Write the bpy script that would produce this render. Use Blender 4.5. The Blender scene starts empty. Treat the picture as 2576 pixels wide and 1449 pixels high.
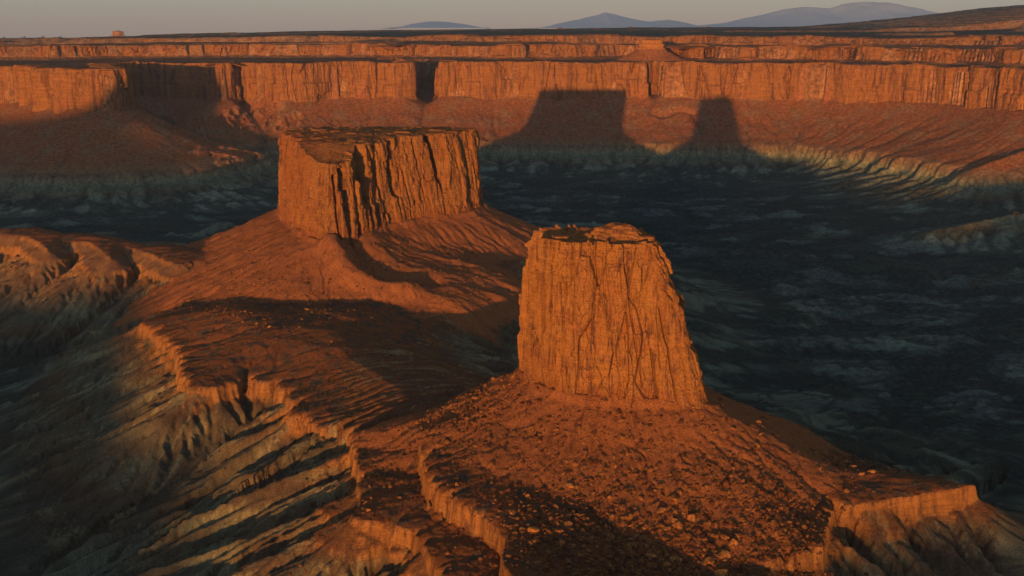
import bpy, math
import numpy as np
from mathutils import Vector

# ------------------------------------------------------------------ camera, sky, sun, exposure
scene = bpy.context.scene
C = scene.collection
EYE = 420.0                       # metres above the canyon floor
F_PX = 1098.0
PITCH = math.radians(13.37)
SUN_AZ = math.radians(12.08)      # the way the light travels, clockwise from +Y
SUN_EL = math.radians(1.456)

cam = bpy.data.cameras.new('camera'); camo = bpy.data.objects.new('camera', cam); C.objects.link(camo)
camo.location = (0, 0, EYE); camo.rotation_euler = (math.pi/2 - PITCH, 0, 0)
cam.sensor_width = 36.0; cam.lens = 36.0*F_PX/1024.0
cam.clip_start = 1.0; cam.clip_end = 90000.0
scene.camera = camo

world = bpy.data.worlds.new('World'); scene.world = world; world.use_nodes = True
wn = world.node_tree; wn.nodes.clear()
sky = wn.nodes.new('ShaderNodeTexSky'); sky.sky_type = 'NISHITA'; sky.sun_disc = False
sky.sun_elevation = SUN_EL; sky.sun_rotation = SUN_AZ + math.pi
sky.altitude = 2200; sky.air_density = 1.0; sky.dust_density = 1.0; sky.ozone_density = 3.0
bg = wn.nodes.new('ShaderNodeBackground'); bg.inputs['Strength'].default_value = 0.15
wo = wn.nodes.new('ShaderNodeOutputWorld')
hs = wn.nodes.new('ShaderNodeHueSaturation'); hs.inputs['Saturation'].default_value = .68; hs.inputs['Hue'].default_value = .488
wn.links.new(sky.outputs[0], hs.inputs['Color']); wn.links.new(hs.outputs[0], bg.inputs[0]); wn.links.new(bg.outputs[0], wo.inputs[0])

sun = bpy.data.lights.new('sun', 'SUN'); suno = bpy.data.objects.new('sun', sun); C.objects.link(suno)
sun.energy = 2.3; sun.angle = math.radians(0.5); sun.color = (1.0, 0.52, 0.16)
_d = Vector((math.sin(SUN_AZ)*math.cos(SUN_EL), math.cos(SUN_AZ)*math.cos(SUN_EL), -math.sin(SUN_EL)))
suno.rotation_euler = _d.to_track_quat('-Z', 'Y').to_euler(); suno.location = (0, -200, 900)

scene.view_settings.view_transform = 'Standard'; scene.view_settings.look = 'None'
scene.view_settings.exposure = 1.6; scene.view_settings.gamma = 1.0
scene.view_settings.use_curve_mapping = False
scene.render.engine = 'CYCLES'
scene.cycles.max_bounces = 5; scene.cycles.diffuse_bounces = 3
scene.cycles.volume_bounces = 0

f32 = np.float32
rng = np.random.default_rng(7)

# ------------------------------------------------------------------ survey helpers
def ray(px, py):
    x = (px-512)/F_PX; v = (288-py)/F_PX
    return x, math.cos(PITCH)+v*math.sin(PITCH), -math.sin(PITCH)+v*math.cos(PITCH)
def at(px, py, z):                # a point of known height seen in a direction from the viewpoint
    d = ray(px, py); t = (z-EYE)/d[2]; return (d[0]*t, d[1]*t)

# ------------------------------------------------------------------ noise
def _h(ix, iy, seed):
    n = ix.astype(np.int64)*374761393 + iy.astype(np.int64)*668265263 + seed*974634777
    n = (n ^ (n >> 13)) & 0xffffffff
    n = (n*1274126177) & 0xffffffff
    n = (n ^ (n >> 16)) & 0xffffffff
    return n
def vnoise(x, y, seed=0):         # gradient noise, about -1..1
    xf = np.floor(x); yf = np.floor(y); ix = xf.astype(np.int64); iy = yf.astype(np.int64)
    fx = (x-xf).astype(f32); fy = (y-yf).astype(f32)
    u = fx*fx*fx*(fx*(fx*6-15)+10); v = fy*fy*fy*(fy*(fy*6-15)+10)
    def g(a, b, dx, dy):
        n = _h(ix+a, iy+b, seed)
        an = (n.astype(f32))*f32(2*math.pi/4294967296.0)
        return np.cos(an)*dx + np.sin(an)*dy
    a = g(0, 0, fx, fy); b = g(1, 0, fx-1, fy); c = g(0, 1, fx, fy-1); d = g(1, 1, fx-1, fy-1)
    return ((a+(b-a)*u) + ((c+(d-c)*u)-(a+(b-a)*u))*v)*f32(1.5)
def fbm(x, y, oct=4, seed=0, gain=.5):
    s = 0; a = 1.0; t = 0
    for i in range(oct):
        s = s + a*vnoise(x*2**i+13.7*i, y*2**i-7.3*i, seed+i*17); t += a; a *= gain
    return s/t
def ridged(x, y, oct=4, seed=0, gain=.5):
    s = 0; a = 1.0; t = 0
    for i in range(oct):
        s = s + a*(1-2*np.abs(vnoise(x*2**i+9.1*i, y*2**i+3.3*i, seed+i*31))); t += a; a *= gain
    return s/t
def worley3(p, seed=0):           # p (N,3); returns f1, f2, id (0..1)
    ip = np.floor(p).astype(np.int64); fp = (p-ip).astype(f32)
    n = len(p); f1 = np.full(n, 9., f32); f2 = np.full(n, 9., f32); cid = np.zeros(n, f32)
    for i in (-1, 0, 1):
        for j in (-1, 0, 1):
            for k in (-1, 0, 1):
                h = _h(ip[:, 0]+i+(ip[:, 2]+k)*7919, ip[:, 1]+j, seed)
                a = (h & 1023).astype(f32)/1023; b = ((h >> 10) & 1023).astype(f32)/1023; c = ((h >> 20) & 1023).astype(f32)/1023
                d = np.sqrt((i+a-fp[:, 0])**2+(j+b-fp[:, 1])**2+(k+c-fp[:, 2])**2)
                m = d < f1
                f2 = np.where(m, f1, np.minimum(f2, d)); cid = np.where(m, (a*7.3+b*3.1+c*5.7) % 1.0, cid); f1 = np.where(m, d, f1)
    return f1, f2, cid
def sst(a, b, x):
    t = np.clip((x-a)/(b-a), 0, 1); return t*t*(3-2*t)
def smax(a, b, k):
    h = np.clip(.5+.5*(a-b)/k, 0, 1); return b+(a-b)*h+k*h*(1-h)
def smin(a, b, k): return -smax(-a, -b, k)
def mix(a, b, t):
    return a*(1-t)+b*t

def catmull(P, step, closed=False):
    P = np.asarray(P, float); n = len(P); out = []
    rngi = range(n if closed else n-1)
    for i in rngi:
        if closed: a, b, c, d = P[i-1], P[i], P[(i+1) % n], P[(i+2) % n]
        else: a, b, c, d = P[max(i-1, 0)], P[i], P[i+1], P[min(i+2, n-1)]
        m = max(2, int(np.linalg.norm(c-b)/step))
        for t in np.arange(m)/m:
            out.append(.5*((2*b)+(c-a)*t+(2*a-5*b+4*c-d)*t*t+(-a+3*b-3*c+d)*t**3))
    if not closed: out.append(P[-1])
    return np.array(out)
def resample(P, n, closed=False):
    P = np.asarray(P, float)
    Q = np.vstack([P, P[:1]]) if closed else P
    s = np.r_[0, np.cumsum(np.linalg.norm(np.diff(Q[:, :2], axis=0), axis=1))]
    t = np.linspace(0, s[-1], n+1)[:-1] if closed else np.linspace(0, s[-1], n)
    return np.stack([np.interp(t, s, Q[:, k]) for k in range(Q.shape[1])], 1), t, s[-1]

def poly_dist(x, y, P, closed=True):
    """distance, foot point, index of nearest segment, inside flag"""
    P = np.asarray(P, f32); n = len(P)
    best = np.full(x.shape, 1e12, f32); fx = np.zeros_like(x); fy = np.zeros_like(x); idx = np.zeros(x.shape, f32)
    ins = np.zeros(x.shape, bool)
    for i in range(n if closed else n-1):
        a = P[i]; b = P[(i+1) % n]; e = b-a; L = max(float(e@e), 1e-6)
        t = np.clip(((x-a[0])*e[0]+(y-a[1])*e[1])/L, 0, 1)
        qx = a[0]+t*e[0]; qy = a[1]+t*e[1]; d = (x-qx)**2+(y-qy)**2
        m = d < best
        best = np.where(m, d, best); fx = np.where(m, qx, fx); fy = np.where(m, qy, fy); idx = np.where(m, i+t, idx)
        if closed and abs(e[1]) > 1e-9:
            c = ((a[1] > y) != (b[1] > y)) & (x < e[0]*(y-a[1])/e[1]+a[0]); ins ^= c
    return np.sqrt(best), fx, fy, idx, ins

# ------------------------------------------------------------------ the plan of the place
# tower (near butte): rim at 278, foot at 168
TOWER_TOP = [(7,774),(13,752),(28,738),(50,729),(72,724),(92,724),(101,736),(99,762),(82,786),(46,792),(16,788)]
TOWER_FOOT = [(4,780),(14,750),(28,731),(46,717),(70,711),(100,709),(124,714),(132,738),(120,775),(90,804),(44,810)]
MESA_TOP = [(-322,1535),(-292,1448),(-262,1375),(-235,1330),(-214,1322),(-196,1352),(-182,1392),(-166,1430),(-136,1462),(-104,1488),(-74,1520),(-54,1552),(-52,1584),(-90,1606),(-180,1612),(-270,1606),(-318,1580)]
MESA_FOOT = [(-326,1530),(-298,1440),(-268,1362),(-240,1308),(-212,1298),(-186,1335),(-170,1380),(-152,1415),(-124,1446),(-94,1474),(-56,1512),(-44,1552),(-43,1590),(-82,1628),(-180,1634),(-276,1626),(-328,1596)]
# bench rim (White rim of the lower ledges), height 120.  last column: 1 where it breaks off as a ledge, 0 where it rolls over
_b = [(140,322,1),(163,340,1),(177,352,1),(178,368,1),(190,387,1),(215,388,1),(245,379,1),(275,385,1),(289,398,1),(289,414,1),(310,425,1),
      (338,430,1),(352,444,1),(361,464,1),(357,490,1),(357,517,1),(385,524,1),(412,532,1),(430,549,1),(441,574,1),(452,600,1),(500,650,1),(640,650,1),
      (705,600,1),(738,572,1),(780,558,1),(824,546,1),(828,522,1),(832,505,1),(868,500,1),(918,494,1),(960,487,1),(976,486,.6),(930,478,0)]
BENCH = [at(a, b, 106 if b < 427 and a < 320 else 108 if (a, b) == (338, 430) else 113 if a == 352 else 120)+(c,) for a, b, c in _b]
BENCH += [(210,770,0),(190,820,0),(130,870,0),(60,880,0),(10,862,0),(-25,850,0),(-52,870,0),(-62,905,0),(-74,960,0),(-84,1030,0),(-100,1090,0),(-80,1160,0),(-30,1260,0),
          (10,1420,0),(30,1560,0),(-10,1690,0),(-80,1800,0),(-260,1800,0),(-400,1700,0),(-430,1560,0)]
BENCH += [at(a, b, 118)+(c,) for a, b, c in [(200,250,0),(170,245,0),(150,247,0),(120,240,0),(100,235,0),(60,234,0),(40,229,0),(0,229,0),(-80,226,0),(-80,232,.3),(0,235,.4),(30,238,.4),(48,250,.3),(62,242,.4),(90,243,.4),(110,258,.2),(122,248,.4),(150,254,.4),(178,266,.3),(200,262,.4),(215,283,.2)]] + [at(a, b, 106)+(c,) for a, b, c in [(190,300,.2),(160,312,.5)]]
BENCH = np.array(BENCH)
UPPER = [at(a, b, 138)+(c,) for a, b, c in [(422,440,.6),(423,458,1),(426,472,1),(434,484,1),(448,495,1),(470,508,1),(490,520,1),(503,533,1),(506,548,1),(509,566,1),(516,600,1),(530,680,.6),(640,760,.3),
         (760,640,0),(745,560,0),(760,520,0),(740,480,0),(640,440,0),(540,430,0),(470,432,0),(440,432,.3)]]
UPPER = np.array(UPPER)
CREST = [at(a, b, c)+(c,) for a, b, c in [(250,308,112),(300,332,115),(345,354,117),(376,370,119),(400,386,122),(417,404,127),(440,408,134),(480,398,144)]]
WALL = [(-2600,3300),(-2000,3250),(-1700,3180),(-1431,3130),(-1180,2930),(-1040,2840),(-1000,2850),(-1010,2960),(-1130,3180),(-1200,3400),(-1120,3480),(-1000,3470),
        (-950,3430),(-905,3400),(-880,3330),(-850,3330),(-838,3420),(-780,3400),(-690,3380),(-560,3440),(-430,3480),(-335,3470),(-325,3600),(-420,3850),(-330,3900),
        (-215,3620),(-212,3470),(-60,3490),(120,3470),(300,3470),(400,3450),(428,3460),(440,3560),(455,3560),(462,3440),(600,3420),(872,3393),(1010,3310),
        (1120,3210),(1210,3080),(1270,2940),(1300,2836),(1345,2740),(1440,2640),(1600,2560),(1900,2500),(2300,2500)]
WALL2 = [(-3500,4300),(-2600,3980),(-1900,3880),(-1300,4200),(-800,4300),(-420,4190),(-390,4200),(-450,4320),(-390,4330),(-340,4180),(0,4000),(60,3990),(20,4110),(60,4120),(100,4000),(250,4060),(420,4180),(560,4140),
         (640,3880),(672,3850),(600,4010),(660,4050),(735,3800),(780,3740),(900,3780),(1010,3680),(1100,3640),(1060,3760),(1100,3770),(1140,3625),(1240,3560),
         (1330,3420),(1375,3470),(1310,3640),(1380,3670),(1440,3480),(1500,3280),(1600,3190),(1570,3300),(1610,3310),(1650,3180),(1760,3230),(1900,3030),(2300,2980),(3000,2950)]
def closedfar(P, Y=30000.):
    return [tuple(p[:2]) for p in P]+[(P[-1][0]+9000, P[-1][1]), (P[-1][0]+9000, Y), (P[0][0]-9000, Y), (P[0][0]-9000, P[0][1])]

TOWER_FOOT_S = catmull(TOWER_FOOT, 12, True); MESA_FOOT_S = catmull(MESA_FOOT, 30, True)
def wavy(P, step, amp, lam, seed):
    Q = catmull(P, step); s = np.r_[0, np.cumsum(np.linalg.norm(np.diff(Q, axis=0), axis=1))]
    Q[:, 1] += amp*fbm(s/lam, s*0+seed*3.7, 4, seed); Q[:, 0] += .6*amp*fbm(s/lam, s*0+seed*9.1, 4, seed+1)
    return Q
WALL_S = catmull(WALL, 90)
WALL2_F = wavy(WALL2, 18, 90, 330, 3); WALL2_S = WALL2_F[::4]
WALL3 = [(-900,5300),(-450,4900),(-100,4560),(250,4500),(480,4620),(640,4520),(700,4300),(860,4200),(1010,4160),(1250,4060),(1420,4010),(1600,3780),(1800,3620),(2100,3470),(3000,3370)]
WALL3_F = wavy(WALL3, 20, 240, 420, 8); WALL3_S = WALL3_F[::6]

def skyline(u):                   # height of the western rim that shades the canyon, by lateral position
    return np.interp(u, [-3200,-2100,-1987,-1850,-1735,-1670,-1632,-1598,-1590,-1541,-1529,-1440,-1385,-1250,-1100,-900,-755,-620,-520,-400,-270,-180,-120,-20,60,200,400,500,655,900,1500,3000],
                     [300,240,242,252,270,288,304,340,352,346,240,205,196,140,108,108,126,112,92,78,84,108,126,126,122,118,92,150,165,190,240,300])

# ------------------------------------------------------------------ terrain
def terrain(x, y, detail=True):
    """macro height plus masks. x, y flat float32 arrays."""
    x = x.astype(f32); y = y.astype(f32); R = np.hypot(x, y)
    wx = fbm(x/160, y/160, 3, 5)*22; wy = fbm(x/160, y/160, 3, 9)*22
    # floor
    fl = 14 + 15*fbm(x/480, y/330, 4, 21) + 12*ridged((x+wx)/210, (y+wy)/150, 4, 33)+5*ridged((x-wy)/60, (y+wx)/48, 3, 37)
    for (a, b, h, w1, w2) in ((258, 144, 42, 60, 45), (207, 121, 30, 40, 30), (232, 141, 26, 40, 30), (10, 209, 40, 90, 18), (40, 213, 30, 70, 15), (225, 231, 34, 50, 20), (200, 236, 26, 40, 14)):
        kx, ky = at(a, b, 30); fl = fl + h*np.exp(-((x-kx)/w1)**2-((y-ky)/w2)**2)*.7
    t = fl/7.0; fl = mix(fl, (np.floor(t)+sst(.55, 1., t-np.floor(t)))*7.0, .45)
    z = fl; comp = np.zeros(x.shape, np.int8); STR = vnoise(x/60, y/18, 55)
    # --- canyon wall and the plateau behind it
    far = y > 1500
    zz = np.full(x.shape, -100., f32); dWf = np.full(x.shape, 5000., f32)
    if far.any():
        xf, yf = x[far], y[far]
        d, fx, fy, idx, ins = poly_dist(xf, yf, closedfar(WALL_S))
        near = d < 900
        qx = fx+.22*(xf-fx); qy = fy+.22*(yf-fy)
        dd = d*(1+.025*vnoise(qx/55, qy/55, 3))
        base = 212+6*fbm(fx/300, fy/300, 2, 8)
        rib = ridged(qx/42, qy/42, 3, 12)
        tal = base - 118*(1-np.exp(-dd/230))-.085*dd - .0*dd
        tal += rib*1.4*sst(10, 200, dd)+5*fbm(xf/60, yf/60, 3, 19)*sst(10, 120, dd)*(1-sst(500, 900, dd))
        gp = [at(655, 101, 203), at(662, 112, 172), at(674, 126, 128), at(692, 141, 84), at(700, 152, 60)]
        dg, *_ = poly_dist(xf, yf, gp, False); tal = tal-9*np.exp(-(dg/13)**2)+3*np.exp(-((dg-26)/14)**2)
        # pale band of steeper badlands at its foot
        tal = np.where(dd < 900, tal - 26*sst(330, 400, dd+30*vnoise(fx/120, fy/120, 6)+25*rib), tal)
        tal = np.maximum(tal, -50)
        # plateau
        d2, _, _, _, in2 = poly_dist(xf, yf, closedfar(WALL2_S))
        a0 = fbm(xf/900, yf/900, 2, 76)
        pl = 311 - 4*sst(0, 500, d)+ 5*fbm(xf/300, yf/300, 3, 41)
        s2 = np.where(in2, d2, -d2)
        up = 354 + 36*sst(100, 3500, s2) + 50*fbm(xf/1500, yf/800, 5, 77)*sst(0, 600, s2) - 55*sst(.45, .8, ridged(xf/2600+.3*a0, yf/1700, 3, 78))*sst(200, 900, s2) + 215*sst(1400, 4300, xf-.12*(yf-4000))*sst(50, 1600, s2)
        ta = 311+ 14*np.clip(1+s2/60, 0, 1)+2*ridged(xf/60, yf/140, 3, 47)
        tt = up/16.0; up = mix(up, (np.floor(tt)+sst(.6, 1., tt-np.floor(tt)))*16.0, .75)
        up = up + 4*fbm(xf/120, yf/120, 3, 61)
        d3w, _, _, _, in3 = poly_dist(xf, yf, closedfar(WALL3_S))
        up = np.where(in3, np.maximum(up, 372)+2, np.minimum(up, 372)+10*np.exp(-d3w/60))
        farfall = sst(7000, 16000, yf)
        Rf = np.hypot(xf, yf); tilt = np.interp(xf/np.maximum(yf, 1), [-.5, -.35, -.18, 0, .2, .3], [.0112, .0085, .0040, .0018, .0006, 0.]).astype(f32)
        line = 416-tilt*Rf+8*fbm(xf/1500, yf/2600, 4, 79)*np.minimum(Rf/9000, 2.)
        keep = 215*sst(1400, 4300, xf-.12*(yf-4000))
        up = mix(up, line+.35*(up-380-keep)*(1-sst(9000, 20000, yf))+keep*(1-sst(9000, 14000, yf)), sst(4000, 8500, Rf))
        pl = np.where(s2 > 0, up, np.maximum(pl, ta-6))
        lip = sst(-2, 45, d)
        zf = np.where(ins, np.where(d < 10, 212, np.where(d < 34, pl-10, pl)), tal)
        # the side canyon notch is cut lower
        zz[far] = zf; dWf[far] = np.where(ins, -d, d); STR[far] = np.where(ins | (d > 800), STR[far], fbm(qx/30, qy/30, 3, 71))
    cwall = (zz > z-1)
    z = np.where(dWf < 0, zz, smax(z, zz, 14.)); comp = np.where(cwall, 4, comp); comp = np.where(dWf < 0, 5, comp)
    # --- hills running down from the right hand side
    for (P, sl, k) in (([(1500,1850,150),(1250,1930,118),(1060,2010,96),(975,2040,84),(900,2060,66),(800,2050,34)], .55, 3),
                       ([(1500,2650,230),(1250,2600,150),(1080,2520,112)], .5, 5)):
        P = np.array(P, float); m = (x > 400) & (y > 1500) & (y < 3300)
        if m.any():
            xs, ys = x[m], y[m]
            d, fx, fy, idx, _ = poly_dist(xs, ys, P[:, :2], False)
            zc = np.interp(idx, np.arange(len(P)), P[:, 2])
            qx = fx+.25*(xs-fx); qy = fy+.25*(ys-fy)
            h = zc - sl*d*(1+.1*vnoise(qx/30, qy/30, k)) + 5*ridged(qx/28, qy/28, 3, k+50)*sst(0, 60, d)
            h = np.where(h < 60, 60-(60-h)*.45, h)
            z[m] = smax(z[m], h, 10.); comp[m] = np.where(h > z[m]-2, 4, comp[m])
    # --- the bench that carries both buttes
    m = (y > 250) & (y < 2500) & (np.abs(x) < 1800)
    if m.any():
        xs, ys = x[m], y[m]
        jx = xs+4*fbm(xs/30, ys/30, 2, 91)+1.6*vnoise(xs/7, ys/7, 92); jy = ys+4*fbm(xs/30, ys/30, 2, 95)+1.6*vnoise(xs/7, ys/7, 96)
        d, fx, fy, idx, ins = poly_dist(jx, jy, BENCH[:, :2])
        st = np.interp(idx, np.arange(len(BENCH)+1), np.r_[BENCH[:, 2], BENCH[0, 2]]).astype(f32)
        k = .20
        qx = fx+k*(xs-fx); qy = fy+k*(ys-fy)
        rib = ridged(qx/15+.2*vnoise(xs/40, ys/40, 2), qy/15, 3, 14); rib2 = ridged(qx/38, qy/38, 2, 16)
        slope = .50+.10*vnoise(fx/90, fy/90, 4)
        slope = slope*np.where(st < .3, .8, 1.)
        drop = 96*(1-np.exp(-np.maximum(d-1, 0)*slope/88)) + .07*d
        LV = 120-14*sst(-20, -120, xs)*sst(725, 850, ys)*(1-sst(1230, 1420, ys))
        st = st*(.25+.75*sst(-.35, .15, fbm(fx/42, fy/42, 3, 29)))*np.where(xs < 0, .80, 1.)
        out = LV - 14*st*sst(.2, 3.2, d) - drop
        out = out + (2.6*rib*sst(4, 40, d)+9*(rib2-.2)*sst(25, 120, d))*(1-sst(170, 420, d))
        # small second ledge lower down
        inn = LV + 2.2*fbm(xs/40, ys/24, 3, 18)*sst(0, 20, d) + .07*np.minimum(d, 80) + .05*np.clip(ys-850, 0, 230)*sst(5, 90, d)*sst(-10, -110, xs)*(1-sst(1130, 1280, ys))
        hb = np.where(ins, inn, out)
        cb = np.where(ins, 2, 3)
        # upper ledge
        d2, fx2, fy2, id2, in2 = poly_dist(jx, jy, UPPER[:, :2])
        su = np.interp(id2, np.arange(len(UPPER)+1), np.r_[UPPER[:, 2], UPPER[0, 2]]).astype(f32)
        zu = mix(138., 123., sst(-10, 130, xs)) - 5*np.exp(-((xs-66)/88)**2-((ys-556)/42)**2)
        hu = np.where(in2, zu+.04*np.minimum(d2, 80)*sst(0, 1, su), zu-13*su*sst(.2, 2.6, d2)-.55*np.maximum(d2-1, 0))
        hb = np.maximum(hb, hu)
        # ridge crest between the buttes
        CR = np.array(CREST)
        d3, fx3, fy3, id3, _ = poly_dist(jx, jy, CR[:, :2], False)
        zc = np.interp(id3, np.arange(len(CR)), CR[:, 2])
        qx = fx3+.25*(xs-fx3); qy = fy3+.25*(ys-fy3)
        r3 = ridged(qx/12, qy/12, 3, 44)
        side = np.where(xs < fx3, .26, .05)
        hc = zc - side*np.maximum(d3-3, 0) - np.where(xs < fx3, 0, .25)*np.maximum(d3-55, 0) + 1.6*r3*sst(2, 25, d3)
        hc = hc - np.where(ins, 0, 20*st*sst(.2, 3., d)) - .3*np.maximum(d3-140, 0)
        hb = smax(hb, hc, 2.5)
        # talus of the tower
        def cone(poly, top, s0, s1, far_, seed, kk, amp, cx, cy, s1r):
            dd, ax, ay, _, inside = poly_dist(jx, jy, poly)
            dd = np.where(inside, 0, dd)
            if seed == 71: rt = np.maximum(sst(.35, .8, (xs-cx)/(np.hypot(xs-cx, ys-cy)+1)), sst(.15, .6, (ys-cy)/(np.hypot(xs-cx, ys-cy)+1)))
            else: rt = np.exp(-((np.arctan2(ys-cy, xs-cx)+.98)/.42)**4)
            s1 = s1+(s1r-s1)*rt+.25*sst(190, 330, dd)
            ux = ax+kk*(xs-ax); uy = ay+kk*(ys-ay)
            r = ridged(ux/9, uy/9, 4, seed); r2 = vnoise(ux/22, uy/22, seed+5)
            h = top - s0*dd*(1+.08*r2) + (s0-s1)*np.maximum(dd-far_, 0) + amp*(r+.6*r2)*sst(2, 30, dd)
            h = h + 3.0*sst(6, 0, dd)
            return h, dd, r
        hn, dn, rn = cone(TOWER_FOOT_S, 171, .54, .30, 34, 71, .22, .9, 70, 750, .52)
        hm, dm, rm = cone(MESA_FOOT_S, 168, .47, .42, 55, 83, .22, 1.8, -180, 1480, .17)
        spur = [at(330, 247, 164), at(352, 268, 150), at(380, 287, 132), at(408, 303, 112)]
        trench = [at(346, 244, 160), at(372, 262, 148), at(398, 280, 130), at(428, 298, 110)]
        d_s, *_ = poly_dist(jx, jy, spur, False); d_t, *_ = poly_dist(jx, jy, trench, False)
        hm = hm + 11*np.exp(-(d_s/15)**2) - 9*np.exp(-(d_t/17)**2)
        hn = hn - np.where(in2, 0, 18*su*sst(.2, 2.6, d2)*(1-sst(.25, .0, su))) - np.where(ins, 0, 45*st*sst(.2, 3., d))
        hn = hn - np.where(in2 & (su > .5), 0, 0)
        tha = np.arctan2(ys-745, xs-70); gul = (.4+1.5*sst(-.2, .5, vnoise(tha*2.2+5, dn/60, 67)))*np.exp(-(np.abs(vnoise(tha*4.3+.25*vnoise(xs/16, ys/16, 68), dn/55, 66))/.07)**2)*sst(12, 40, dn)
        hn = hn - gul*(1-sst(60, 130, dn)*.3)
        hb0 = hb
        hb = smax(hb, hn, 3.); hb = smax(hb, hm, 5.)
        cb = np.where((hn > hb0) & (hn >= hm), 6, cb); cb = np.where((hm > hb0) & (hm > hn), 7, cb)
        cb = np.where((hc > np.where(ins, inn, out)+1) & (cb < 6), 8, cb)
        zo = z[m]
        k = .13; qx = fx+k*(xs-fx); qy = fy+k*(ys-fy)
        sb = fbm(qx/7+.3*vnoise(xs/30, ys/30, 1), qy/7, 4, 24)
        sb = np.where(cb == 6, rn-.2, np.where(cb == 7, rm-.2, sb)); so = STR[m]; STR[m] = np.where(hb > zo, sb, so)
        cb = np.where(hb > zo, cb, comp[m])
        z[m] = smax(zo, hb, 8.); comp[m] = cb
    return z, comp, dWf, STR

# ------------------------------------------------------------------ running water
def erode(x0, y0, nx, ny, cell, z0, drops, steps, hard, seed, er=.35, cap=5.):
    r = np.random.default_rng(seed)
    Hh = z0.astype(np.float64).ravel()/cell; flow = np.zeros(nx*ny); n = nx*ny
    hard = hard.ravel()
    batch = 16000
    for b in range(drops//batch):
        px = r.uniform(1, nx-3, batch); py = r.uniform(1, ny-3, batch)
        dx = np.zeros(batch); dy = np.zeros(batch); w = np.ones(batch); sp = np.ones(batch); sed = np.zeros(batch); al = np.ones(batch, bool)
        for k in range(steps):
            ix = px.astype(np.int64); iy = py.astype(np.int64); fx = px-ix; fy = py-iy; q = iy*nx+ix
            a, bb, c, d = Hh[q], Hh[q+1], Hh[q+nx], Hh[q+nx+1]
            gx = (bb-a)*(1-fy)+(d-c)*fy; gy = (c-a)*(1-fx)+(d-bb)*fx
            h = (a*(1-fx)+bb*fx)*(1-fy)+(c*(1-fx)+d*fx)*fy
            dx = dx*.15-gx*.85; dy = dy*.15-gy*.85
            L = np.hypot(dx, dy)+1e-9; dx /= L; dy /= L
            nxp = px+dx; nyp = py+dy
            al &= (nxp > 1) & (nxp < nx-3) & (nyp > 1) & (nyp < ny-3)
            nxp = np.where(al, nxp, px); nyp = np.where(al, nyp, py)
            jx = nxp.astype(np.int64); jy = nyp.astype(np.int64); ex = nxp-jx; ey = nyp-jy; p = jy*nx+jx
            h2 = (Hh[p]*(1-ex)+Hh[p+1]*ex)*(1-ey)+(Hh[p+nx]*(1-ex)+Hh[p+nx+1]*ex)*ey
            dh = h2-h
            capa = np.maximum(-dh, .01)*sp*w*cap
            dep = np.where(dh > 0, np.minimum(dh, sed), np.where(sed > capa, (sed-capa)*.15, -np.minimum((capa-sed)*er, np.maximum(-dh, 0)*.5)*hard[q]))
            dep = np.where(al, dep, 0)
            sed -= dep
            W = np.concatenate([dep*(1-fx)*(1-fy), dep*fx*(1-fy), dep*(1-fx)*fy, dep*fx*fy])
            I = np.concatenate([q, q+1, q+nx, q+nx+1])
            Hh += np.bincount(I, W, n)
            flow += np.bincount(q, w*al, n)
            sp = np.sqrt(np.maximum(sp*sp-dh*4, .05)); sp = np.minimum(sp, 4); w *= .975
            px, py = nxp, nyp
    return (Hh.reshape(ny, nx)*cell), flow.reshape(ny, nx)
def blur(a):
    p = np.pad(a, 1, 'edge')
    b = (p[:-2]+2*p[1:-1]+p[2:])/4
    return (b[:, :-2]+2*b[:, 1:-1]+b[:, 2:])/4
def bilin(G, x0, y0, cell, x, y):
    gx = np.clip((x-x0)/cell, 0, G.shape[1]-1.001); gy = np.clip((y-y0)/cell, 0, G.shape[0]-1.001)
    ix = gx.astype(int); iy = gy.astype(int); fx = gx-ix; fy = gy-iy
    return (G[iy, ix]*(1-fx)+G[iy, ix+1]*fx)*(1-fy)+(G[iy+1, ix]*(1-fx)+G[iy+1, ix+1]*fx)*fy

ERO = []
for (x0, y0, x1, y1, cell, drops, steps, seed) in ((-900, 420, 800, 1980, 2.2, 320000, 48, 3), (-1800, 1700, 1900, 3600, 5.5, 208000, 46, 4)):
    nx = int((x1-x0)/cell); ny = int((y1-y0)/cell)
    gx, gy = np.meshgrid(x0+np.arange(nx)*cell, y0+np.arange(ny)*cell)
    z0, cp, dw, _s = terrain(gx.ravel(), gy.ravel()); z0 = z0.reshape(ny, nx); cp = cp.reshape(ny, nx)
    hard = np.where(cp == 5, 0., np.where(cp == 2, .10, np.where(cp == 6, .015, np.where(cp == 7, .06, np.where(cp == 8, .35, np.where((cp == 3) & (gy < 1350), .5, 1.))))))
    hard = np.where((z0 > 104) & (z0 < 124) & (cp == 3), .02, hard)
    hard = np.where((cp == 4) & (z0 > 85), .015, hard)
    z1, flow = erode(x0, y0, nx, ny, cell, z0, drops, steps, hard, seed)
    dz = np.clip(z1-z0, -14, 8)
    wy = np.clip(np.minimum(np.minimum(gx-x0, x0+nx*cell-gx), np.minimum(gy-y0, y0+ny*cell-gy))/60, 0, 1)
    ERO.append((x0, y0, x1, y1, cell, (dz*wy).astype(f32), (blur(np.log1p(flow))).astype(f32), wy.astype(f32)))

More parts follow.
